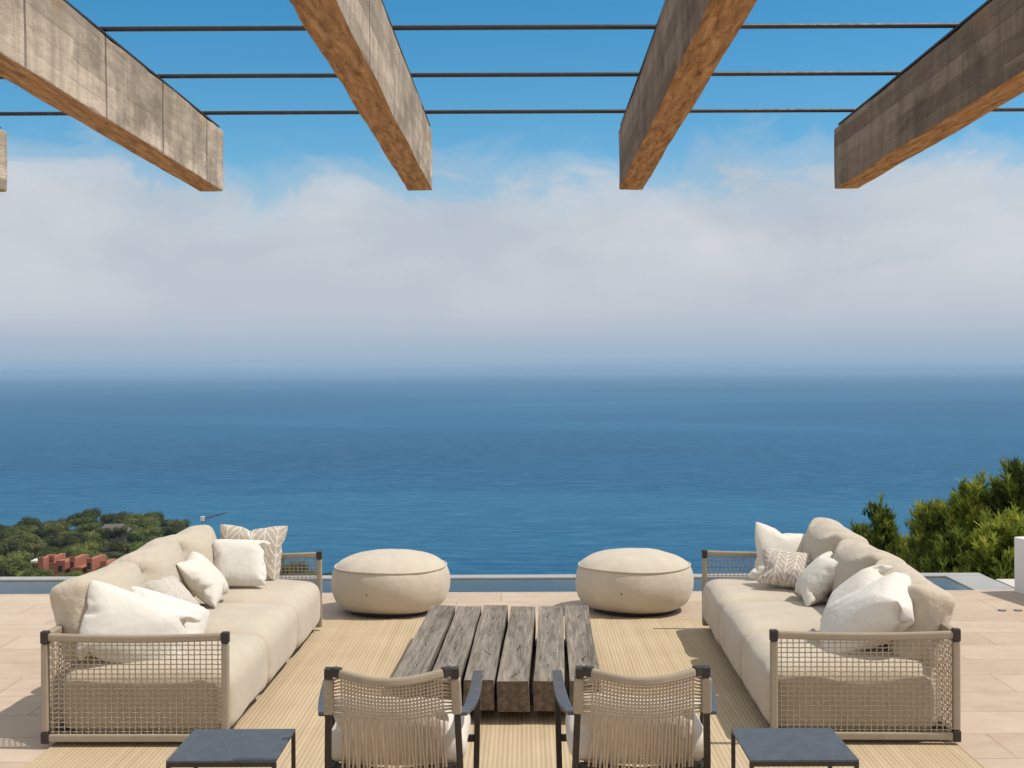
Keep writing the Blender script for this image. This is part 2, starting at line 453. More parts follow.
def bark():
    t = NT('pine bark'); v = t.co((1, 1, .25))
    return t.fin(t.ramp(t.noise(v, 14, 6), [(.3, (.06, .042, .03)), (.7, (.20, .15, .11))]), .95, t.bump(t.noise(v, 20, 5), .6, .02), .1)
M['bark'] = bark()
M['terracotta'] = plaster('terracotta render', (.33, .125, .082))
M['darkglass'] = metal('dark window glass', (.03, .035, .04), .2, .5)
M['greyroof'] = plaster('grey brown roof', (.12, .105, .095))
M['housewall'] = plaster('dull beige render', (.14, .122, .105))
M['pinkwall'] = plaster('pale pink render', (.62, .46, .36))
M['whiteroof'] = plaster('white roof', (.72, .70, .66))
M['crane'] = metal('crane steel', (.09, .08, .07), .5)

# ------------------------------------------------------------------ sun, sky, air
SUN = Vector((.62, -.04, 1.0)).normalized()
EXPO = .46
sun = bpy.data.lights.new('sun', 'SUN'); sun.energy = 2.95; sun.angle = R(.5); sun.color = (1, .955, .88)
so = bpy.data.objects.new('sun', sun); col.objects.link(so)
so.rotation_euler = (-SUN).to_track_quat('-Z', 'Y').to_euler(); so.location = (6, 3, 12)

w = bpy.data.worlds.new('World'); sc.world = w; w.use_nodes = True
wn = w.node_tree
class W(NT):
    def __init__(s):
        s.n = wn.nodes; s.l = wn.links; s._tc = None
W_ = W()
bg = wn.nodes['Background']; SKY = .10; bg.inputs['Strength'].default_value = SKY
sky = W_.node('ShaderNodeTexSky', sky_type='NISHITA'); sky.sun_disc = False
sky.sun_elevation = math.asin(SUN.z); sky.sun_rotation = math.atan2(SUN.x, SUN.y)
sky.altitude = 100; sky.air_density = 1.0; sky.dust_density = .25; sky.ozone_density = 2.5
G = 1 / (SKY * 2 ** EXPO)
def sk(c): return tuple(x * G for x in c)
dx, dy, dz = W_.xyz(W_.co(kind='Generated'))
hs = W_.node('ShaderNodeHueSaturation'); hs.inputs['Saturation'].default_value = 1.42; hs.inputs['Hue'].default_value = .488; hs.inputs['Value'].default_value = .875
W_.l.new(sky.outputs[0], hs.inputs['Color'])
# the fog bank that lies over the sea: billowed top edge, thin streaks under its base
bill = W_.noise(W_.co((9, 9, 15), 'Generated'), 1, 9, .62, .7)
big = W_.noise(W_.co((2.6, 2.6, 5), 'Generated', loc=(.35, 0, 0)), 1, 4, .5)
el = W_.math('ADD', dz, W_.math('ADD', W_.math('MULTIPLY', W_.math('SUBTRACT', bill, .5), -.13), W_.math('MULTIPLY', W_.math('SUBTRACT', big, .5), -.07)))
cover = W_.ramp(el, [(.112, 1.0), (.136, .88), (.158, .34), (.186, 0.0)], 'EASE')
streak = W_.noise(W_.co((2, 2, 60), 'Generated'), 1, 4, .55, .3)
tex = W_.noise(W_.co((5, 5, 8), 'Generated', loc=(1, 2, 0)), 1, 6, .52, .3)
bright = W_.ramp(tex, [(.28, sk((.43, .49, .58))), (.5, sk((.515, .570, .632))), (.74, sk((.70, .715, .75)))])
low = W_.ramp(W_.math('ADD', dz, W_.math('MULTIPLY', W_.math('SUBTRACT', streak, .5), .012)),
              [(.0, sk((.25, .39, .555))), (.0030, sk((.285, .42, .57))), (.008, sk((.325, .45, .59))), (.026, sk((.41, .49, .60))), (.050, sk((.51, .56, .63))), (.085, sk((.545, .59, .655)))])
bright = W_.mix(W_.math('MULTIPLY', W_.ramp(dx, [(.16, 0.0), (.36, .3)]), W_.ramp(W_.math('ADD', dz, W_.math('MULTIPLY', W_.math('SUBTRACT', tex, .5), .12)), [(.08, 0.0), (.135, 1.0)])), bright, sk((.80, .81, .83)))
lowmask = W_.ramp(dz, [(.022, 0.0), (.095, .9)])
fog = W_.mix(lowmask, low, bright)
# bright fill added to the unseen sky overhead and behind, for lighter, less blue shade
sky_fill = W_.math('MAXIMUM', W_.ramp(dz, [(.30, 0.0), (.60, .9)]), W_.ramp(W_.math('MULTIPLY', dy, -1.0), [(.05, 0.0), (.45, .9)]))
final = W_.mix(sky_fill, W_.mix(cover, hs.outputs[0], fog), W_.ramp(dz, [(.25, sk((1.30, 1.25, 1.17))), (.75, sk((.62, .64, .66)))]))
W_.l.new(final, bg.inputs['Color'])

sc.view_settings.view_transform = 'Standard'; sc.view_settings.look = 'None'
sc.view_settings.exposure = EXPO; sc.view_settings.gamma = 1; sc.view_settings.use_curve_mapping = False

# ------------------------------------------------------------------ camera
cam = bpy.data.cameras.new('camera'); co_ = bpy.data.objects.new('camera', cam); col.objects.link(co_)
cam.sensor_width = 36; cam.lens = F / 1024 * 36; cam.clip_start = .1; cam.clip_end = 150000
cam.shift_x = -6 / 1024; cam.shift_y = -13 / 1024
co_.location = (0, 0, EYE)
co_.rotation_euler = (R(90), R(.24), 0)
sc.camera = co_

def at(px, py, d):
    """point of the place seen at photo pixel (px, py) at distance d"""
    yc = py + (px - 512) * .0042
    return Vector(((px - 518) * d / F, d, EYE - (yc - 371) * d / F))

# ------------------------------------------------------------------ terrace, pool, wall
m = MB(); m.box(-12, 14, -4, 10.92, -.35, 0); tag(m.build('terrace_paving', M['deck']), kind='structure')
# right of the pool the paving meets a white stone ledge
m = MB(); m.box(4.30, 9, 10.923, 11.46, -.5, .006); tag(m.build('stone_ledge', M['ledge'], bevel=.006), kind='structure')
PX0, PX1 = -12, 4.296
m = MB()
m.box(PX0, PX1, 11.70, 11.86, -1.2, .0)            # far edge
m.box(3.93, PX1, 10.924, 11.697, -1.2, -.002)      # right edge
tag(m.build('pool_edge', M['coping'], bevel=.006), kind='structure')
m = MB(); m.box(PX0, 3.927, 10.924, 11.35, -1.2, -.10); tag(m.build('pool_shelf', M['poolfloor']), kind='structure')
m = MB(); m.box(PX0, 3.927, 11.353, 11.697, -1.2, -.55); tag(m.build('pool_floor', M['pooldeep']), kind='structure')
m = MB(); m.add([(PX0, 10.922, -.014), (3.928, 10.922, -.014), (3.928, 11.698, -.014), (PX0, 11.698, -.014)], [(0, 1, 2, 3)])
tag(m.build('pool_water', M['poolwater']), kind='structure')

m = MB()
Mw = Matrix.Translation((4.215, 10.81, 0)) @ Matrix.Rotation(R(9.5), 4, 'Z')
m.box(0, .30, -6.5, 0, 0, .472, Mw)
tag(m.build('garden_wall', M['whitewall'], bevel=.008), 'low white rendered wall at the right edge of the terrace', 'wall')

for px_, lab in ((1001, 'small round dark drain cap in the paving, the one nearer the right sofa'), (1017, 'small round dark drain cap in the paving, the one nearer the low white wall')):
    p = at(px_, 611, 9.98); t = empty('drain_cap', (p.x, 9.98, 0), 0, lab, 'drain cap', 'drain caps in the paving')
    m = MB(); m.tube([(0, 0, .001), (0, 0, .006)], .024, 20); m.build('cap', M['coping'], t)
    m = MB(); m.tube([(.027 * math.cos(k * math.pi / 12), .027 * math.sin(k * math.pi / 12), .004) for k in range(25)], .004, 6, False); m.build('rim', M['bronze'], t)

# ------------------------------------------------------------------ rug
m = MB(); n = 40
RX0, RX1, RY0, RY1 = -2.40, 2.17, 4.2, 9.66
vs = []; fs = []
for i in range(n + 1):
    for j in range(n + 1):
        x = RX0 + (RX1 - RX0) * i / n; y = RY0 + (RY1 - RY0) * j / n
        vs.append((x, y, .010 + .0025 * noise.noise(Vector((x * 1.3, y * 1.3, 0)))))
for i in range(n):
    for j in range(n):
        a = i * (n + 1) + j; fs.append((a, a + n + 1, a + n + 2, a + 1))
m.add(vs, fs)
b0 = len(m.v)
rim = [(RX0, RY0), (RX1, RY0), (RX1, RY1), (RX0, RY1)]
m.tube([(RX0, RY0, .007), (RX1, RY0, .007)], .006, 5); m.tube([(RX0, RY1, .007), (RX1, RY1, .007)], .006, 5)
m.tube([(RX0, RY0, .007), (RX0, RY1, .007)], .006, 5); m.tube([(RX1, RY0, .007), (RX1, RY1, .007)], .006, 5)
o = m.build('rug', M['rug'], smooth=True)
o.rotation_euler.z = R(-.3)
tag(o, 'large straw coloured ribbed rug lying on the terrace under the seating', 'rug')

# ------------------------------------------------------------------ sofas
def inflated(hx, hy, hz, r, press, seed, frames=22):
    me = rbox_mesh(hx, hy, hz, r, 18, 0, .006, seed)
    o = bpy.data.objects.new('sewn', me); col.objects.link(o)
    m = o.modifiers.new('cloth', 'CLOTH'); q = m.settings
    q.use_pressure = True; q.uniform_pressure_force = press; q.effector_weights.gravity = 0
    q.mass = .3; q.tension_stiffness = 12; q.compression_stiffness = 12; q.shear_stiffness = 4; q.bending_stiffness = .15; q.air_damping = 5
    q.shrink_min = -.07
    m.point_cache.frame_start = 1; m.point_cache.frame_end = frames
    sc.frame_start = 1; sc.frame_end = frames
    for f in range(1, frames + 1): sc.frame_set(f)
    res = bpy.data.meshes.new_from_object(o.evaluated_get(bpy.context.evaluated_depsgraph_get()))
    bpy.data.objects.remove(o); sc.frame_set(1)
    for i in range(3):
        a = min(v.co[i] for v in res.vertices); b = max(v.co[i] for v in res.vertices)
        for v in res.vertices: v.co[i] = (v.co[i] - (a + b) / 2) / (b - a)
    return res
BACK = [inflated(.46, .27, .125, .075, 1.1, 3 + i) for i in range(3)]
def weave_cords(mb, x0, x1, z0, z1, y, nx, nz, r=.0034, slack=.0, sgn=1, back=False):
    """over and under lattice of round cords in the plane y (or in the plane x when back)"""
    def pt(u, z, o): return (y + o, u, z) if back else (u, y + o, z)
    A = .0045
    for i in range(nx):
        u = x0 + (x1 - x0) * (i + .5) / nx
        pts = []
        for k in range(nz + 1):
            z = z0 + (z1 - z0) * k / nz
            pts.append(pt(u, z, A * (1 if (i + k) % 2 else -1) if 0 < k < nz else 0))
        mb.tube(pts, r, 4, False)
    for k in range(1, nz):
        z = z0 + (z1 - z0) * k / nz
        pts = [pt(x0, z, 0)]
        for i in range(nx):
            u = x0 + (x1 - x0) * (i + .5) / nx
            pts.append(pt(u, z, -A * (1 if (i + k) % 2 else -1)))
        pts.append(pt(x1, z, 0))
        mb.tube(pts, r, 4, False)

def sofa(xf, y0, rz, side, label, L=2.90, D=.95):
    t = empty('sofa', (xf, y0, 0), rz, label, 'sofa', 'facing woven sofas')
    S = side; H = .585; T = .037
    def X(u): return u * S
    for e, ly in enumerate((0.0, L - T)):
        ym = ly + T / 2
        for u0, zb in ((0, .036), (D - T, .085)):                         # front and back post
            f = MB(); f.box(X(u0), X(u0 + T), ly, ly + T, zb, H - .055); f.build('arm_post', M['wrap_pale'], t, bevel=.008)
        f = MB(); n = 12
        pts = [(X(.034 + (D - .068) * i / n), ym, H - .022 - .010 * math.sin(math.pi * i / n)) for i in range(n + 1)]
        f.bar(pts, T * .98, .038); f.build('top_rail', M['wrap'], t, bevel=.009)
        f = MB(); f.box(X(.004), X(D - .034), ly + .002, ly + T - .002, .034, .074); f.build('bottom_rail', M['wrap_pale'], t, bevel=.009)
        for (u0, u1, z0, z1) in ((-.002, T + .001, H - .054, H + .003), (D - T - .001, D + .002, H - .054, H + .010), (D - T - .002, D + .002, .026, .084)):
            b = MB(); b.box(X(u0), X(u1), ly - .002, ly + T + .002, z0, z1); b.build('corner_bracket', M['bronze'], t, bevel=.006)
        wv = MB(); weave_cords(wv, X(T + .004), X(D - T - .004), .060, H - .040, ym, 29, 20)
        wv.build('arm_weave', M['cord'], t, smooth=True)
    # back frame with the same lattice
    f = MB(); f.bar([(X(D - .021), .046, H - .020), (X(D - .021), L / 2, H - .026), (X(D - .021), L - .046, H - .020)], .041, .043)
    f.build('back_rail', M['wrap'], t, bevel=.009)
    f = MB(); f.box(X(D - .040), X(D - .004), .046, L - .046, .034, .074); f.build('back_bottom_rail', M['wrap_pale'], t, bevel=.008)
    wv = MB(); weave_cords(wv, .05, L - .05, .06, H - .04, X(D - .021), 84, 20, back=True)
    wv.build('back_weave', M['cord'], t, smooth=True)
    # platform and feet
    b = MB(); b.box(X(.05), X(D - .06), .06, L - .06, .045, .085); b.build('platform', M['black'], t)
    for (u, v) in ((.07, .09), (.07, L - .09), (D - .1, .09), (D - .1, L - .09)):
        f = MB(); f.tube([(X(u), v, .012), (X(u), v, .05)], .02, 10); f.build('foot', M['black'], t)
    # three seat cushions
    cl = (L - 2 * T - .006) / 3
    for k in range(3):
        me = rbox_mesh((D - .075) / 2, cl / 2 + .004,   .165, .085, 16, .045, .010, seed=k + (9 if S < 0 else 0))
        o = link_mesh('seat_cushion', me, M['seat'], t, True)
        o.location = (X((D - .075) / 2 - .004), T + .003 + cl * (k + .5), .215)
        sm = o.modifiers.new('sub', 'SUBSURF'); sm.levels = sm.render_levels = 1
    # three plump loose back cushions
    for k in range(3):
        o = link_mesh('back_cushion', BACK[k].copy(), M['back'], t, True)
        bl = (L - .28) / 3
        zx = Vector((0, 1, 0)); lean = R(15 + 2 * math.sin(k * 2.1 + S))
        up = Vector((S * math.sin(lean), 0, math.cos(lean))); nn = zx.cross(up)
        dz = (.0, .012, .0)[k] if S < 0 else (-.02, .0, .025)[k]
        Mx = Matrix((zx, up, nn)).transposed().to_4x4()
        Mx.translation = Vector((X(.845), .20 + bl * (k + .5), .585 + dz))
        o.matrix_local = Mx @ Matrix.Rotation(R((2, -1.5, 1)[k] * S), 4, 'Z') @ Matrix.Diagonal((bl * 1.05, .45, .36, 1))
        sm = o.modifiers.new('sub', 'SUBSURF'); sm.levels = sm.render_levels = 1
    return t
sofa(-1.467, 6.40, R(-.55), -1, 'beige sofa with woven cord arms on the left side of the rug')
sofa(1.268, 6.40, R(-1.4), 1, 'beige sofa with woven cord arms on the right side of the rug')

# ------------------------------------------------------------------ loose pillows
PIL = [sewn_pillow(.5, .5, 2.0, 3, 28, .05), sewn_pillow(.5, .5, 4.0, 11, 28, .06), sewn_pillow(.5, .5, 9.0, 17, 28, .07), sewn_pillow(.5, .5, 3.0, 29, 28, .04, .05)]
def pillow(label, tl, tr, bl, thick, mesh, mat, group=None, name='throw_pillow', grow=1.06):
    tl, tr, bl = (Vector(p) for p in (tl, tr, bl))
    u = tr - tl; v = tl - bl; wu = u.length; ux = u.normalized()
    v = v - ux * v.dot(ux); hv = v.length; uy = v.normalized(); nn = ux.cross(uy)
    o = link_mesh(name, PIL[mesh].copy(), mat, None, True)
    Mx = Matrix((ux, uy, nn)).transposed().to_4x4(); Mx.translation = (tr + bl) / 2
    for vt in o.data.vertices: vt.co = (vt.co.x * wu * grow, vt.co.y * hv * grow, vt.co.z * thick)
    o.matrix_world = Mx
    sm = o.modifiers.new('sub', 'SUBSURF'); sm.levels = sm.render_levels = 1
    return tag(o, label, 'pillow', group)
# left sofa
pillow('big wrinkled white linen pillow leaning behind the near arm of the left sofa', at(61, 573, 6.61), at(172, 603, 6.76), at(98, 664, 6.545), .18, 1, M['white'])
pillow('white linen pillow squeezed right behind the big wrinkled one on the left sofa', at(108, 579, 7.06), at(190, 604, 7.20), at(124, 658, 6.90), .18, 0, M['white'])
pillow('grey figured pillow half hidden behind the white linen ones on the left sofa', at(148, 582, 7.45), at(184, 573, 7.65), at(152, 625, 7.15), .16, 2, M['stripe'])
pillow('small white pillow tilted against the middle back cushion of the left sofa', (-2.13, 7.92, .70), (-2.15, 8.36, .72), (-1.90, 7.95, .435), .17, 2, M['cream'])
pillow('white square pillow propped in front of the tall patterned one on the left sofa', at(206, 541, 8.86), at(262, 538, 8.86), at(217, 589, 8.66), .15, 1, M['white'])
pillow('tall taupe zigzag patterned pillow standing against the far arm of the left sofa', at(217, 525, 9.15), at(282, 527, 9.15), at(219, 585, 9.03), .14, 3, M['zigzag'])
# right sofa
pillow('white tufted pillow standing at the far arm of the right sofa', at(761, 524, 9.10), at(818, 538, 9.10), at(742, 580, 8.92), .18, 3, M['cream'])
pillow('grey brown zigzag patterned pillow lying against the white tufted one on the right sofa', at(769, 549, 8.80), at(822, 556, 8.68), at(750, 583, 8.58), .17, 3, M['zigzag_small'])
pillow('small white pillow tilted against the middle of the right sofa backrest', (2.06, 8.40, .70), (2.03, 7.93, .69), (1.83, 8.38, .435), .17, 2, M['cream'])
pillow('cream pillow wedged behind the big plump white one on the right sofa', at(836, 594, 7.40), at(896, 560, 7.16), at(814, 640, 7.06), .20, 1, M['cream'])
pillow('big plump white pillow leaning over the near arm of the right sofa', at(832, 613, 7.00), at(920, 567, 6.80), at(810, 670, 6.72), .27, 0, M['white'])

# ------------------------------------------------------------------ poufs
def pouf(x, y, seed, label):
    t = empty('pouf', (x, y, 0), 0, label, 'pouf', 'round poufs at the pool')
    prof = [(0, .035), (.20, .03), (.345, .03), (.395, .045), (.436, .085), (.462, .15), (.471, .22), (.467, .28), (.453, .33), (.438, .358)]
    top = [(.438, .358), (.415, .387), (.36, .421), (.28, .449), (.18, .466), (.10, .473), (.04, .4755), (0, .476)]
    n = 96
    def ring(pr, name, wob):
        mb = MB(); vs = []; fs = []
        for i, (r, z) in enumerate(pr):
            for k in range(n):
                a = 2 * math.pi * k / n
                q = Vector((math.cos(a) * 2.2, math.sin(a) * 2.2, z * 6 + seed * 5))
                fold = noise.noise(q * 1.0) + .5 * noise.noise(q * 2.3)
                fr = 0 if (name == 'top_panel' and i == 0) or (name != 'top_panel' and i == len(pr) - 1) else (min(1, r / .3) ** 1.5 if name == 'top_panel' else 1)
                pk = noise.noise(Vector((math.cos(a) * 7, math.sin(a) * 7, seed * 3 + z * 2))) * math.exp(-abs(z - .358) / .05) * fr
                rr = r * (1 + wob * fold * fr + (.016 * pk if name != 'top_panel' else 0))
                vs.append((rr * math.cos(a), rr * math.sin(a), z + (.006 * fold * fr if name == 'top_panel' else .004 * math.sin(3 * a + seed))))
        for i in range(len(pr) - 1):
            for k in range(n):
                k2 = (k + 1) % n
                fs.append((i * n + k, i * n + k2, (i + 1) * n + k2, (i + 1) * n + k))
        mb.add(vs, fs); o = mb.build(name, M['pouf'], t, True)
        sm = o.modifiers.new('sub', 'SUBSURF'); sm.levels = sm.render_levels = 1
        return o
    ring(prof, 'body', .018); ring(top, 'top_panel', .006)
    mb = MB()
    mb.tube([(.440 * math.cos(2 * math.pi * k / n), .440 * math.sin(2 * math.pi * k / n), .360 + .004 * math.sin(6 * math.pi * k / n + seed)) for k in range(n + 1)], .0085, 8, False)
    mb.build('piping', M['seat'], t, True)
    mb = MB(); mb.tube([(0, 0, .010), (0, 0, .034)], .33, 40); mb.build('base_disc', M['black'], t)
    mb = MB(); a = R(-107)
    mb.tube([(.467 * math.cos(a), .467 * math.sin(a), .20), (.4735 * math.cos(a), .4735 * math.sin(a), .20)], .0052, 10); mb.build('eyelet', M['bronze'], t)
pouf(-1.018, 10.10, 1, 'round beige pouf left of the timber table, beside the pool')
pouf(.917, 10.10, 2, 'round beige pouf right of the timber table, beside the pool')

# ------------------------------------------------------------------ timber coffee table
t = empty('coffee_table', (-.095, 7.87, 0), R(-1.6), 'low coffee table of six weathered grey timber beams with dark gaps', 'table')
rnd = random.Random(5)
PW, GAP, PL = .166, .024, 2.16
for k in range(6):
    mb = MB(); xc = (k - 2.5) * (PW + GAP)
    nx, ny, nz = 6, 60, 6
    o = None
    import bmesh
    bm = bmesh.new(); bmesh.ops.create_cube(bm, size=1)
    # square the beam: cut in sections, then wear the edges
    bmesh.ops.bisect_plane
    for v in bm.verts: v.co = Vector((v.co.x * PW * (1 + rnd.uniform(-.03, .05)), v.co.y * PL, v.co.z * .164))
    geom = bm.verts[:] + bm.edges[:] + bm.faces[:]
    for s in range(1, 40):
        g = bmesh.ops.bisect_plane(bm, geom=bm.verts[:] + bm.edges[:] + bm.faces[:], plane_co=(0, -PL / 2 + PL * s / 40, 0), plane_no=(0, 1, 0))
    for s in (-.42, -.22, 0, .22, .42):
        bmesh.ops.bisect_plane(bm, geom=bm.verts[:] + bm.edges[:] + bm.faces[:], plane_co=(s * PW, 0, 0), plane_no=(1, 0, 0))
        bmesh.ops.bisect_plane(bm, geom=bm.verts[:] + bm.edges[:] + bm.faces[:], plane_co=(0, 0, s * .164), plane_no=(0, 0, 1))
    for v in bm.verts:
        q = Vector((v.co.x * 7 + k * 9, v.co.y * 2.2, v.co.z * 7))
        e = abs(v.co.x) / (PW / 2) + abs(v.co.z) / .082
        if e > 1.85:
            v.co.x *= .995 + .015 * noise.noise(q * 2); v.co.z *= .995 + .018 * noise.noise(q * 2.3)
        v.co += Vector((noise.noise(q), 0, noise.noise(q + Vector((5, 0, 0))))) * .0035
        v.co.x += .004 * math.sin(v.co.y * 1.6 + k * 2)
    me = bpy.data.meshes.new('timber_beam'); bm.to_mesh(me); bm.free()
    o = link_mesh('timber_beam', me, M['timber'], t, False)
    o.location = (xc, rnd.uniform(-.008, .008), .164 + rnd.uniform(-.003, .004)); o.rotation_euler = (0, R(rnd.uniform(-.8, .8)), R(rnd.uniform(-.10, .10)))
    bv = o.modifiers.new('bevel', 'BEVEL'); bv.width = .0035; bv.segments = 2; bv.limit_method = 'ANGLE'; bv.angle_limit = R(40)
for yy in (-.62, .62):
    mb = MB(); mb.box(-.50, .50, yy - .07, yy + .07, .012, .080); mb.build('support_bar', M['black'], t, bevel=.004)

# ------------------------------------------------------------------ woven armchairs, seen from behind
def armchair(x, label):
    t = empty('armchair', (x, 5.12, 0), 0, label, 'armchair', 'woven armchairs facing the table')
    bz = .70
    # rear legs rise and lean back to carry the backrest; front legs carry the armrests
    for s in (-1, 1):
        g = MB(); g.bar([(s * .278, .13, 0), (s * .268, .06, .34), (s * .254, .0, bz - .01)], .026, .030, up=(0, 1, 0)); g.build('rear_leg', M['bronze'], t, bevel=.004)
        g = MB(); g.bar([(s * .315, .60, 0), (s * .325, .56, .36), (s * .330, .53, .535)], .026, .034, up=(0, 1, 0)); g.build('front_leg', M['bronze'], t, bevel=.004)
        # blade armrest: narrow at the back, widening and dropping over the front leg
        g = MB(); n = 14; vs = []; fs = []
        for i in range(n + 1):
            k = i / n; y = .02 + .53 * k
            xc = s * (.286 + .042 * math.sin(k * 1.5)); hw = .011 + .013 * math.sin(math.pi * min(1, .10 + k * .75)) + .004 * k
            z = .505 + .045 * k - .030 * math.sin(math.pi * k)
            vs += [(xc - hw, y, z), (xc + hw, y, z), (xc + hw, y, z + .016), (xc - hw, y, z + .016)]
        for i in range(n):
            for q in range(4):
                q2 = (q + 1) % 4; fs.append((i*4 + q, i*4 + q2, (i+1)*4 + q2, (i+1)*4 + q))
        fs += [(3, 2, 1, 0), (n*4, n*4+1, n*4+2, n*4+3)]
        g.add(vs, fs); g.build('armrest', M['slate'], t, bevel=.004)
        # cord wrapping round the upper leg, and the metal corner piece above it
        g = MB(); g.bar([(s * .2605, .028, .515), (s * .2555, .002, bz - .035)], .040, .044, up=(0, 1, 0)); g.build('cord_wrap', M['wrap_pale'], t, bevel=.008)
        g = MB(); g.bar([(s * .2545, -.004, bz - .033), (s * .2535, -.008, bz + .008)], .034, .038, up=(0, 1, 0))
        g.bar([(s * .238, -.008, bz - .006), (s * .205, -.026, bz - .008)], .034, .038); g.build('corner_bracket', M['bronze'], t, bevel=.004)
    # curved top rail, bowed to the back
    g = MB(); n = 20
    g.bar([(-.208 + .416 * i / n, -.026 - .062 * math.sin(math.pi * i / n), bz - .010 - .022 * math.sin(math.pi * i / n)) for i in range(n + 1)], .030, .036)
    g.build('top_rail', M['wrap'], t, bevel=.010)
    g = MB(); g.bar([(-.25, .12, .27), (0, .075, .26), (.25, .12, .27)], .026, .030); g.build('lower_rail', M['bronze'], t, bevel=.004)
    g = MB(); g.bar([(-.31, .575, .255), (.31, .575, .255)], .026, .030)
    g.build('seat_front_rail', M['bronze'], t, bevel=.004)
    for s in (-1, 1):
        g = MB(); g.bar([(s * .255, .10, .255), (s * .268, .575, .255)], .022, .026); g.build('seat_side_rail', M['bronze'], t, bevel=.004)
    # net: upright cords all the way down, cross cords only in the upper part
    g = MB(); nv = 30; nh = 11
    def S(u, z):
        k = (u + .208) / .416; f = max(0, min(1, (bz - z) / (bz - .28)))
        bow = -.026 - .062 * math.sin(math.pi * k)
        return Vector((u * (1 + .06 * f), bow * (1 - f) + (.10 - .05 * math.sin(math.pi * k)) * f - .012 * math.sin(math.pi * f), z - .022 * math.sin(math.pi * k) * (1 - f)))
    zs = [bz - .026 - .0155 * j for j in range(nh)]
    for i in range(nv):
        u = -.200 + .400 * i / (nv - 1)
        pts = [S(u, bz - .012)]
        for j, z in enumerate(zs): pts.append(S(u, z) + Vector((0, .0042 * (1 if (i + j) % 2 else -1), 0)))
        for z in (.47, .42, .37, .32, .275): pts.append(S(u, z) + Vector((.003 * math.sin(i * 2.3 + z * 20), 0, 0)))
        g.tube(pts, [.0042] * (nh + 1) + [.0047] * (len(pts) - nh - 1), 5, False)
    for j, z in enumerate(zs):
        zz = bz - .05 - (bz - .05 - .515) * j / (nh - 1)
        e = lambda s: Vector((s * .246, .010 + (bz - zz) * .16, zz))
        pts = [e(-1)]
        for i in range(nv):
            u = -.200 + .400 * i / (nv - 1)
            pts.append(S(u, z) + Vector((0, -.0042 * (1 if (i + j) % 2 else -1), 0)))
        pts.append(e(1)); g.tube(pts, .0042, 5, False)
    g.build('cord_net', M['cord'], t, True)
    # loose pads
    me = rbox_mesh(.288, .24, .065, .055, 12, .02, .006, seed=x * 10); o = link_mesh('seat_cushion', me, M['chairpad'], t, True); o.location = (0, .345, .345)
    me = PIL[1].copy(); o = link_mesh('back_cushion', me, M['chairpad'], t, True)
    ux = Vector((1, 0, 0)); up = Vector((0, -.22, 1)).normalized(); nn = ux.cross(up)
    Mx = Matrix((ux, up, nn)).transposed().to_4x4(); Mx.translation = Vector((.004, .155, .405))
    o.matrix_local = Mx @ Matrix.Diagonal((.56, .34, .17, 1))
    sm = o.modifiers.new('sub', 'SUBSURF'); sm.levels = sm.render_levels = 1
armchair(-.513, 'woven cord armchair in front of the left half of the timber table')
armchair(.497, 'woven cord armchair in front of the right half of the timber table')

# ------------------------------------------------------------------ slim metal side tables
def side_table(x0, x1, y0, y1, h, label):
    t = empty('side_table', ((x0 + x1) / 2, (y0 + y1) / 2, 0), 0, label, 'side table', 'dark metal side tables')
    a = (x1 - x0) / 2; b = (y1 - y0) / 2
    g = MB(); g.box(-a, a, -b, b, h - .010, h); g.build('table_top', M['slate'], t, bevel=.002)
    for sx in (-1, 1):
        for sy in (-1, 1):
            g = MB(); xx = sx * (a - .008); yy = sy * (b - .008)
            g.box(xx - .008, xx + .008, yy - .008, yy + .008, .012, h - .0105); g.build('leg', M['bronze'], t, bevel=.002)
    for s in (-1, 1):
        g = MB(); g.box(-a + .017, a - .017, s * (b - .008) - .007, s * (b - .008) + .007, h - .026, h - .0105); g.build('apron_bar', M['bronze'], t)
side_table(-1.349, -.929, 4.84, 5.27, .42, 'dark square metal side table in front of the left sofa')
side_table(.874, 1.289, 4.82, 5.25, .42, 'dark square metal side table in front of the right sofa')

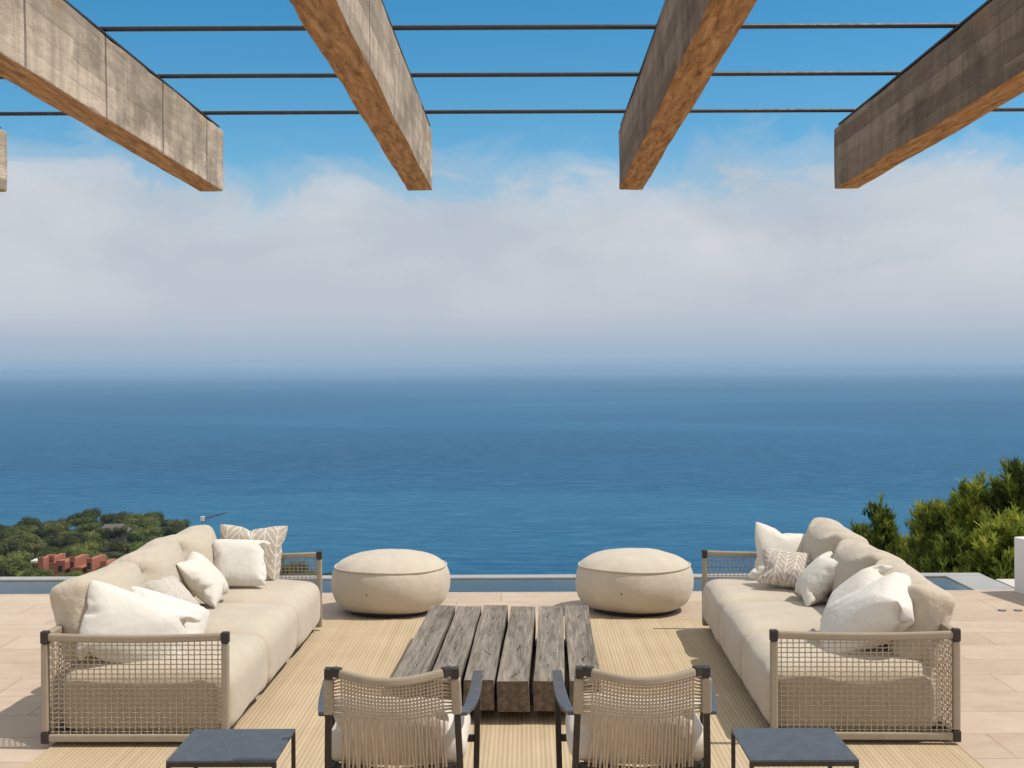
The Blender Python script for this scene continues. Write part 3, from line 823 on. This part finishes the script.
# ------------------------------------------------------------------ pergola
K = .90
BEND = 5.30 * K; BH = .25 * K; BZ0 = EYE + .755 * K; BZ1 = BZ0 + BH
BROT = (R(-.40), 0, R(-.45))
def beam(x, mat, label):
    import bmesh
    bm = bmesh.new(); bmesh.ops.create_cube(bm, size=1)
    LB = 7.8
    for v in bm.verts: v.co = Vector((v.co.x * .10 * K, (v.co.y - .5) * LB, (v.co.z + .5) * BH))
    for q in range(1, 110):
        bmesh.ops.bisect_plane(bm, geom=bm.verts[:] + bm.edges[:] + bm.faces[:], plane_co=(0, -LB + LB * q / 110, 0), plane_no=(0, 1, 0))
    for f in (-.44, -.2, .2, .44):
        bmesh.ops.bisect_plane(bm, geom=bm.verts[:] + bm.edges[:] + bm.faces[:], plane_co=(f * .10 * K, 0, 0), plane_no=(1, 0, 0))
    for f in (.04, .3, .7, .96):
        bmesh.ops.bisect_plane(bm, geom=bm.verts[:] + bm.edges[:] + bm.faces[:], plane_co=(0, 0, f * BH), plane_no=(0, 0, 1))
    for v in bm.verts:
        q = Vector((v.co.x * 8 + x * 5, v.co.y * 2.6, v.co.z * 6))
        ax = abs(v.co.x) / (.05 * K); az = abs(v.co.z / BH - .5) * 2
        if ax > .99 and az > .99:
            c = max(0, noise.noise(q * 3.1) - .12) * .0075
            v.co.x -= math.copysign(c, v.co.x); v.co.z -= math.copysign(c, v.co.z - BH / 2)
        v.co += Vector((noise.noise(q), 0, noise.noise(q + Vector((3, 1, 2))))) * .0036
    me = bpy.data.meshes.new('pergola_beam'); bm.to_mesh(me); bm.free()
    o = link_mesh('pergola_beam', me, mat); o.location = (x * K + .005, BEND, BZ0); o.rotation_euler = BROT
    bv = o.modifiers.new('bevel', 'BEVEL'); bv.width = .005; bv.segments = 2; bv.limit_method = 'ANGLE'; bv.angle_limit = R(50)
    tag(o, label, 'beam', 'concrete pergola beams')
    g = MB(); g.box(-.049 * K, .049 * K, -LB + .05, -.055, BH + .003, BH + .009); g.build('metal_cap', M['rod'], o)
    return o
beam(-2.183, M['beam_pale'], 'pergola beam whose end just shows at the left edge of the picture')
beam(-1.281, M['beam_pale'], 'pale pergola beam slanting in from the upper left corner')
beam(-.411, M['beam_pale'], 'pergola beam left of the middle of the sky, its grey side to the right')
beam(.470, M['beam_shaded'], 'pergola beam right of the middle of the sky, its shaded brown side to the left')
beam(1.369, M['beam_shaded'], 'shade darkened pergola beam slanting in from the upper right corner')
for (y, lab) in ((3.20, 'thin dark rod across the pergola beams, above the upper edge of the picture'), (3.822, 'highest in the picture of the three thin dark rods across the pergola beams'), (4.416, 'middle one of the three thin dark rods across the pergola beams'), (5.024, 'lowest of the three thin dark rods, nearest the beam ends')):
    t = empty('pergola_rod', (0, y * K, BZ1 + .017 + (BEND - y * K) * .007), 0, lab, 'rod', 'steel rods over the pergola')
    g = MB(); g.tube([(-2.9, 0, 0), (2.9, 0, 0)], .0078 * K, 10); g.build('bar', M['rod'], t, True)
    for x in (-2.183, -1.281, -.411, .470, 1.369):
        xx = x * K + .005 - (BEND - y * K) * .0079
        g = MB(); g.box(xx - .040, xx + .040, -.012, .012, -.0075, -.002); g.build('clip', M['rod'], t)

# ------------------------------------------------------------------ hillside and sea
SEA = -128.0
def sstep(a, b, x):
    k = max(0, min(1, (x - a) / (b - a))); return k * k * (3 - 2 * k)
def ground(X, Y):
    d = max(Y, 12); a = X / max(Y, 30)
    if d < 300: z = -4 - .19 * (d - 12)
    elif d < 600: z = -58.7 - .04 * (d - 300)
    else: z = -70.7 - 70 * sstep(590, 800, d)
    z -= sstep(150, 320, d) * max(0, min(a + .29, .9)) / .2 * 36 * (d / 560)
    z -= sstep(250, 400, d) * max(0, -.33 - a) * 40 * (d / 560)
    z += .35 * sstep(30, 120, d) * (8 * noise.noise(Vector((X / 60, Y / 60, 3))))
    return z
m = MB(); vs = []; fs = []
DS = [12.05, 14, 17, 21, 27, 35, 46, 60, 80, 105, 135, 170, 210, 250] + [280 + 14 * i for i in range(40)]
NA = 90
for d in DS:
    for i in range(NA + 1):
        X = (-1.5 + 3 * i / NA) * max(d, 26)
        vs.append((X, d, ground(X, d)))
for r in range(len(DS) - 1):
    for i in range(NA):
        a = r * (NA + 1) + i; fs.append((a, a + 1, a + NA + 2, a + NA + 1))
m.add(vs, fs); tag(m.build('hillside', M['ground'], smooth=True), kind='structure')
m = MB(); BIG = 60000
m.add([(-BIG, -2000, SEA), (BIG, -2000, SEA), (BIG, BIG, SEA), (-BIG, BIG, SEA)], [(0, 1, 2, 3)])
tag(m.build('sea', M['sea']), kind='structure')

# haze over the sea
def haze():
    mt = bpy.data.materials.new('sea haze'); mt.use_nodes = True
    nt = mt.node_tree; nt.nodes.remove(nt.nodes['Principled BSDF'])
    v = nt.nodes.new('ShaderNodeVolumePrincipled'); v.inputs['Color'].default_value = (.385, .585, .83, 1)
    v.inputs['Density'].default_value = 6.0e-5; v.inputs['Anisotropy'].default_value = 0
    nt.links.new(v.outputs[0], nt.nodes['Material Output'].inputs['Volume'])
    g = MB(); g.box(-BIG - 50, BIG + 50, -2050, BIG + 50, SEA - 1, 8)
    tag(g.build('haze', mt), kind='stuff')
haze()

# ------------------------------------------------------------------ pines
def puff_tree(seed, h, r, flat, mat_key, nclump=900, leaf=.62):
    """umbrella / round pine: trunk, limbs and a crown of small leaf faces in several clumps"""
    rnd = random.Random(seed)
    tr = MB(); tr.tube([(0, 0, -1.5), (.1, 0, h * .3), (.2 * rnd.uniform(-1, 1), .1, h * .72)], [.32, .24, .12], 7)
    cr = MB(); puffs = []
    np_ = rnd.randint(9, 13)
    for i in range(np_):
        a = 2 * math.pi * i / np_ * 2.4 + rnd.uniform(-.3, .3); q = math.sqrt(rnd.uniform(.02, 1)) * r * .72
        c = Vector((q * math.cos(a), q * math.sin(a), h * (.70 + .14 * rnd.random()) - flat * .22 * q))
        puffs.append((c, r * rnd.uniform(.30, .48)))
        tr.tube([(0, 0, h * .45), tuple(c * .55 + Vector((0, 0, h * .25))), tuple(c)], [.13, .08, .04], 5)
    for c, pr in puffs:
        base = rnd.random() * .35
        for k in range(int(nclump / np_)):
            while True:
                p = Vector((rnd.uniform(-1, 1), rnd.uniform(-1, 1), rnd.uniform(-.8, 1)))
                if .35 < p.length < 1: break
            n = (p.normalized() + Vector((rnd.uniform(-.8, .8), rnd.uniform(-.8, .8), rnd.uniform(-.3, .8)))).normalized()
            pos = c + Vector((p.x * pr, p.y * pr, p.z * pr * (.62 if flat > .5 else .85)))
            u = n.cross(Vector((rnd.random(), rnd.random(), .3))).normalized(); v = n.cross(u); s = leaf * rnd.uniform(.5, 1.1)
            cr.add([pos - u * s - v * s * .35, pos + u * s * .2 - v * s * .6, pos + u * s + v * s * .1, pos - u * s * .1 + v * s * .6], [(0, 1, 2, 3)],
                   min(1, base + rnd.random() * .65))
    return tr, cr, mat_key
protos = {}
def proto_tree(key, *a):
    tr, cr, mk = puff_tree(*a)
    t = empty('pine_tree'); tr.build('trunk', M['bark'], t, True); cr.build('crown', M[mk], t); protos[key] = [t, False]
proto_tree('d0', 1, 10, 5.2, .2, 'pine_dark', 2600, .36); proto_tree('d1', 2, 11, 4.6, .2, 'pine_dark', 2400, .36); proto_tree('d2', 3, 9, 5.6, .7, 'pine_dark', 2600, .36)
proto_tree('m0', 4, 9, 5.4, .8, 'pine_mid', 2600, .34); proto_tree('m1', 5, 10, 6.0, .9, 'pine_mid', 2800, .34); proto_tree('m2', 6, 8, 4.8, .5, 'pine_mid', 2400, .34)
proto_tree('l0', 7, 10, 6.5, 1., 'pine_light', 4200, .27); proto_tree('l1', 8, 9, 5.6, .9, 'pine_light', 3600, .27)
def plant(key, X, Y, s, rz, label, group, sink=0.0):
    p = protos[key]
    if not p[1]: t = p[0]; p[1] = True
    else: t = copy_tree(p[0])
    t.location = (X, Y, ground(X, Y) - sink); t.scale = (s, s, s); t.rotation_euler = (0, 0, rz)
    return tag(t, label, 'tree', group)
rnd = random.Random(77)
def px_of(X, Y, z): return 518 + F * X / Y, 371 + F * (EYE - z) / Y
LF = ('dark round pine in the wood along the far ridge of the headland', 'pines on the far ridge of the headland')
LM = ('green pine in the middle of the wooded slope, above the red apartment block', 'pines on the middle of the headland slope')
LN = ('light green pine at the slope foot by the red apartment block', 'umbrella pines by the red apartment block')
spots = []
def try_spot(px, d, keys, s0, s1, lab, mind):
    X = (px - 518) * d / F
    for (x, y, q) in spots:
        if abs(x - X) < mind and abs(y - d) < mind * 2.2: return False
    s = rnd.uniform(s0, s1)
    tx, ty = px_of(X, d, ground(X, d) + 6 * s)
    if ty > 582: return False
    spots.append((X, d, s))
    plant(rnd.choice(keys), X, d, s, rnd.uniform(0, 6.28), lab[0], lab[1], 3.2 * s); return True
gaps = ((80, 88, 525, 552), (103, 120, 470, 478), (30, 114, 335, 360))
for i in range(900):
    d = rnd.uniform(455, 625); px = rnd.uniform(-70, 470)
    if any(g[0] - 6 < px < g[1] + 6 and g[2] - 45 < d < g[3] + 4 for g in gaps): continue
    try_spot(px, d, ('d0', 'd1', 'd2', 'm1', 'm2'), .8, 1.3, LF, 5.6)
for i in range(500):
    d = rnd.uniform(365, 450); px = rnd.uniform(-70, 330)
    if any(g[0] - 8 < px < g[1] + 8 and g[2] - 25 < d < g[3] + 4 for g in gaps): continue
    try_spot(px, d, ('m0', 'm1', 'm2', 'l1', 'm0'), .85, 1.3, LM, 6.2)
for i in range(400):
    d = rnd.uniform(265, 335); px = rnd.uniform(-60, 37)
    try_spot(px, d, ('l0', 'l1'), .9, 1.2, LN, 7.0)
plant('m0', at(555, 580, 330).x, 330, 1.0, 1, 'lone green treetop just showing over the pool edge between the poufs', None)
for t, used in protos.values():
    if not used:
        for c in list(t.children): bpy.data.objects.remove(c)
        bpy.data.objects.remove(t)

# ------------------------------------------------------------------ houses and crane on the headland
D = 345.0
def hx(px, d=D): return (px - 518) * d / F
def hz(py, d=D, px=80): return EYE - (py + (px - 512) * .0042 - 371) * d / F
t = empty('apartment_block', (hx(70), D, hz(592)), 0, 'stepped terracotta red apartment block with dark windows below the pines', 'building')
rh = random.Random(4)
px = 38.0
while px < 112:
    wpx = rh.uniform(4.5, 9.5); top = 560 + rh.uniform(-2.5, 7) + (3 if px > 95 else 0); oy = rh.uniform(-4, 4)
    g = MB(); x0 = hx(px) - hx(70); x1 = hx(px + wpx) - hx(70) - .02; h = hz(top) - hz(592)
    g.box(x0, x1, oy, oy + 9, 0, h); wl = g.build('wall', M['terracotta'], t)
    g = MB(); g.box(x0 - .08, x1 + .08, oy - .1, oy + .25, h + .004, h + rh.uniform(.3, .8)); g.build('parapet', M['terracotta'], wl)
    for lev in range(3):
        zt = h - .8 - 2.6 * lev; ww = (x1 - x0) * rh.uniform(.22, .36); xm = (x0 + x1) / 2 + rh.uniform(-.2, .2)
        if rh.random() < .75:
            g = MB(); g.box(xm - ww, xm + ww, oy - .05, oy - .004, zt - 1.6, zt); g.build('window', M['darkglass'], wl)
    px += wpx
g = MB(); g.box(hx(27) - hx(70), hx(40) - hx(70), 2, 7, hz(563.5) - hz(592), hz(561.5) - hz(592)); g.build('terrace_roof', M['whiteroof'], t)

for px_, py_, s_ in ((36, 569, .8), (58, 574, .62), (77, 571, .7), (93, 573, .6), (106, 567, .8)):
    p = plant('l1' if px_ % 2 else 'm0', hx(px_, 332), 332, s_, px_, *LN); p.location.z = hz(py_, 332) - 8.2 * s_
D2 = 475.0
t = empty('ridge_house', (hx(112, D2), D2, hz(545, D2)), R(8), 'house with a broad grey brown roof among the dark pines of the ridge', 'house')
g = MB(); hh = hz(532, D2) - hz(545, D2); g.box(-4.0, 4.2, 0, 7, 0, hh); g.build('wall', M['housewall'], t)
g = MB(); z1 = hz(525, D2) - hz(545, D2)
g.add([(-5.2, -1, hh), (5.6, -1, hh), (5.6, 8, hh), (-5.2, 8, hh), (-3.4, 3.5, z1), (3.4, 3.5, z1)], [(0, 1, 5, 4), (1, 2, 5), (2, 3, 4, 5), (3, 0, 4), (3, 2, 1, 0)]); g.build('roof', M['greyroof'], t)
for x in (-2.5, 0, 2.5):
    g = MB(); g.box(x - .6, x + .6, -.05, -.004, hh - 2.2, hh - .7); g.build('window', M['darkglass'], t)
for px_, py_ in ((103, 530), (108, 535), (114, 533), (120, 529)):      # pines in front of the house
    p = plant('d1', hx(px_, 464), 464, .62, px_, *LF); p.location.z = hz(py_, 464) - 8.6 * .62
D3 = 545.0
t = empty('pink_house', (hx(84, D3), D3, hz(556, D3)), R(-12), 'narrow pale pink house half hidden by pines left of the grey roofed house', 'house')
h3 = hz(536, D3) - hz(556, D3)
g = MB(); g.box(-1.7, 1.9, 0, 5, 0, h3); g.build('wall', M['pinkwall'], t)
g = MB(); g.box(-1.95, 2.15, -.25, 5.2, h3 + .005, h3 + .35); g.build('roof', M['whiteroof'], t)
for z in (h3 - 2, h3 - 5):
    g = MB(); g.box(-.4, .7, -.06, -.004, z, z + 1.3); g.build('window', M['darkglass'], t)
D4 = 590.0
bx, bz = hx(203, D4), hz(521, D4)
t = empty('tower_crane', (bx, D4, ground(bx, D4)), 0, 'thin building crane with a slanting jib against the sea right of the wood', 'crane')
zt = bz - ground(bx, D4)
g = MB()
for sx in (-.6, .6):
    for sy in (-.6, .6): g.tube([(sx, sy, 0), (sx, sy, zt)], .08, 4)
for i in range(int(zt / 2)):
    s = 1 if i % 2 else -1
    g.tube([(-.6 * s, -.6, i * 2), (.6 * s, -.6, i * 2 + 2)], .05, 4)
g.build('mast', M['crane'], t)
g = MB(); x1, z1 = hx(227, D4) - bx, hz(513, D4) - bz + zt
g.tube([(-1, 0, zt), (x1, 0, z1)], .2, 4); g.tube([(-1, 0, zt + .9), (x1, 0, z1)], .16, 4)
for i in range(9):
    k = i / 9; g.tube([(-1 + (x1 + 1) * k, 0, zt + (z1 - zt) * k), (-1 + (x1 + 1) * (k + .1), 0, zt + (z1 - zt) * (k + .1) + .9 * (1 - k - .1))], .06, 4)
g.build('jib', M['crane'], t)
g = MB(); g.box(-1.3, .3, -.8, .8, zt - .2, zt + 1.9); g.build('cab', M['whiteroof'], t)

# ------------------------------------------------------------------ young pines behind the pool on the right
def shoot_pine(name, loc, h, z0, prof, nbr, seed, label, group, ntuft=16, up=.75, mat='shoots', nl=.085):
    """bushy pine: whorls of upswept branches, every branch set with needle tufts"""
    rnd = random.Random(seed)
    t = empty(name, loc, 0, label, 'tree', group)
    tk = MB(); tk.tube([(0, 0, 0), (.03, .02, h * .5), (0, 0, h * .97)], [.09, .06, .012], 7)
    cr = MB()
    def tuft(p, d, L, tint, n):
        d = d.normalized(); a = d.orthogonal().normalized(); b = d.cross(a)
        for k in range(n):
            th = rnd.uniform(0, 6.283); sp = rnd.uniform(.25, .95)
            q = (d + (a * math.cos(th) + b * math.sin(th)) * sp).normalized()
            st = p + d * L * rnd.uniform(-.5, .35)
            sd = q.cross(Vector((rnd.uniform(-1, 1), rnd.uniform(-1, 1), rnd.uniform(-1, 1)))).normalized() * .0062
            l = L * rnd.uniform(.65, 1.1)
            cr.add([st - sd, st + sd, st + q * l + sd * .5, st + q * l - sd * .5], [(0, 1, 2, 3)], min(1, max(0, tint + rnd.uniform(-.15, .15))))
    for i in range(nbr):
        k = rnd.random() ** .85; z = z0 + (h - z0) * k - .22 * prof(k); ang = rnd.uniform(0, 6.283)
        rad = prof(k) * rnd.uniform(.62, 1.12)
        d = Vector((math.cos(ang), math.sin(ang), rnd.uniform(.25, up + .3))); st = Vector((0, 0, max(.2, z - rad * .45)))
        pts = [st + Vector((d.x * rad * q, d.y * rad * q, d.z * rad * q * (.35 + .65 * q))) for q in (0, .35, .7, 1)]
        tk.tube(pts, [.016, .012, .008, .004], 4, False)
        vig = rnd.uniform(0, .55)
        for j in range(int(ntuft * 1.9)):
            q = rnd.uniform(.30, 1.0); i0 = min(2, int(q * 3)); f = q * 3 - i0
            p = pts[i0].lerp(pts[i0 + 1], f) + Vector((rnd.gauss(0, .045), rnd.gauss(0, .045), rnd.gauss(0, .05)))
            dd = Vector((d.x * .55 + rnd.uniform(-.35, .35), d.y * .55 + rnd.uniform(-.35, .35), up))
            tuft(p, dd, nl * rnd.uniform(.7, 1.15), vig * .8 + .42 * q * rnd.random(), 12)
        tuft(pts[3], Vector((d.x * .3, d.y * .3, 1)), nl * 1.5, .50 + vig * .8, 18)
    tuft(Vector((0, 0, h)), Vector((0, 0, 1)), nl * 1.4, .7, 16)
    tk.build('trunk', M['bark'], t, True); cr.build('crown', M[mat], t)
def tree_at(px, py, d):
    p = at(px, py, d); g = ground(p.x, d); return (p.x, d, g), p.z - g
G2 = None
loc, h = tree_at(880, 500, 17.0); shoot_pine('young_pine', loc, h, h - 1.5, lambda k: .06 + .30 * (1 - k) ** .8, 44, 21, 'thin young pine with upright shoots standing alone left of the pine thicket', None, 12, 1.5)
loc, h = tree_at(862, 533, 18.0); shoot_pine('young_pine', loc, h, h - 1.2, lambda k: .08 + .34 * (1 - k) ** .8, 40, 22, 'low pine tip behind the back cushions of the right sofa', None, 12, 1.3)
loc, h = tree_at(906, 540, 18.5); shoot_pine('young_pine', loc, h, h - 1.2, lambda k: .12 + .40 * (1 - k) ** .8, 46, 25, 'small yellow green pine in the gap between the thin pine and the thicket', None, 12, 1.1)
loc, h = tree_at(933, 508, 15.5); shoot_pine('young_pine', loc, h, h - 1.9, lambda k: .12 + .52 * (1 - k) ** .7, 110, 23, 'dark conical pine on the left side of the thicket beside the pool end', None, 16, .9, 'shoots_dark')
loc, h = tree_at(975, 486, 15.2); shoot_pine('young_pine', loc, h, h - 2.1, lambda k: .14 + .66 * (1 - k) ** .65, 150, 24, 'bushy yellow green pine in the middle of the thicket behind the pool end', None, 18, .9)
loc, h = tree_at(1022, 468, 15.0); shoot_pine('young_pine', loc, h, h - 2.3, lambda k: .14 + .80 * (1 - k) ** .65, 170, 26, 'tallest bushy pine at the right edge above the white wall', None, 18, .9)
loc, h = tree_at(1000, 520, 14.0); shoot_pine('young_pine', loc, h, h - 1.5, lambda k: .14 + .55 * (1 - k) ** .6, 100, 27, 'low bright pine in front of the thicket, just left of the white wall', None, 18, .8)
loc, h = tree_at(955, 535, 14.4); shoot_pine('young_pine', loc, h, h - 1.3, lambda k: .14 + .50 * (1 - k) ** .6, 90, 28, 'low dense pine in front of the dark conical one, over the pool corner', None, 18, .8)

# ------------------------------------------------------------------ render settings
sc.render.engine = 'CYCLES'
cy = sc.cycles
cy.use_denoising = True
try: cy.denoiser = 'OPENIMAGEDENOISE'
except Exception: pass
cy.max_bounces = 8; cy.diffuse_bounces = 4; cy.glossy_bounces = 3; cy.transmission_bounces = 4; cy.volume_bounces = 0; cy.transparent_max_bounces = 8
cy.use_adaptive_sampling = True; cy.adaptive_threshold = .01
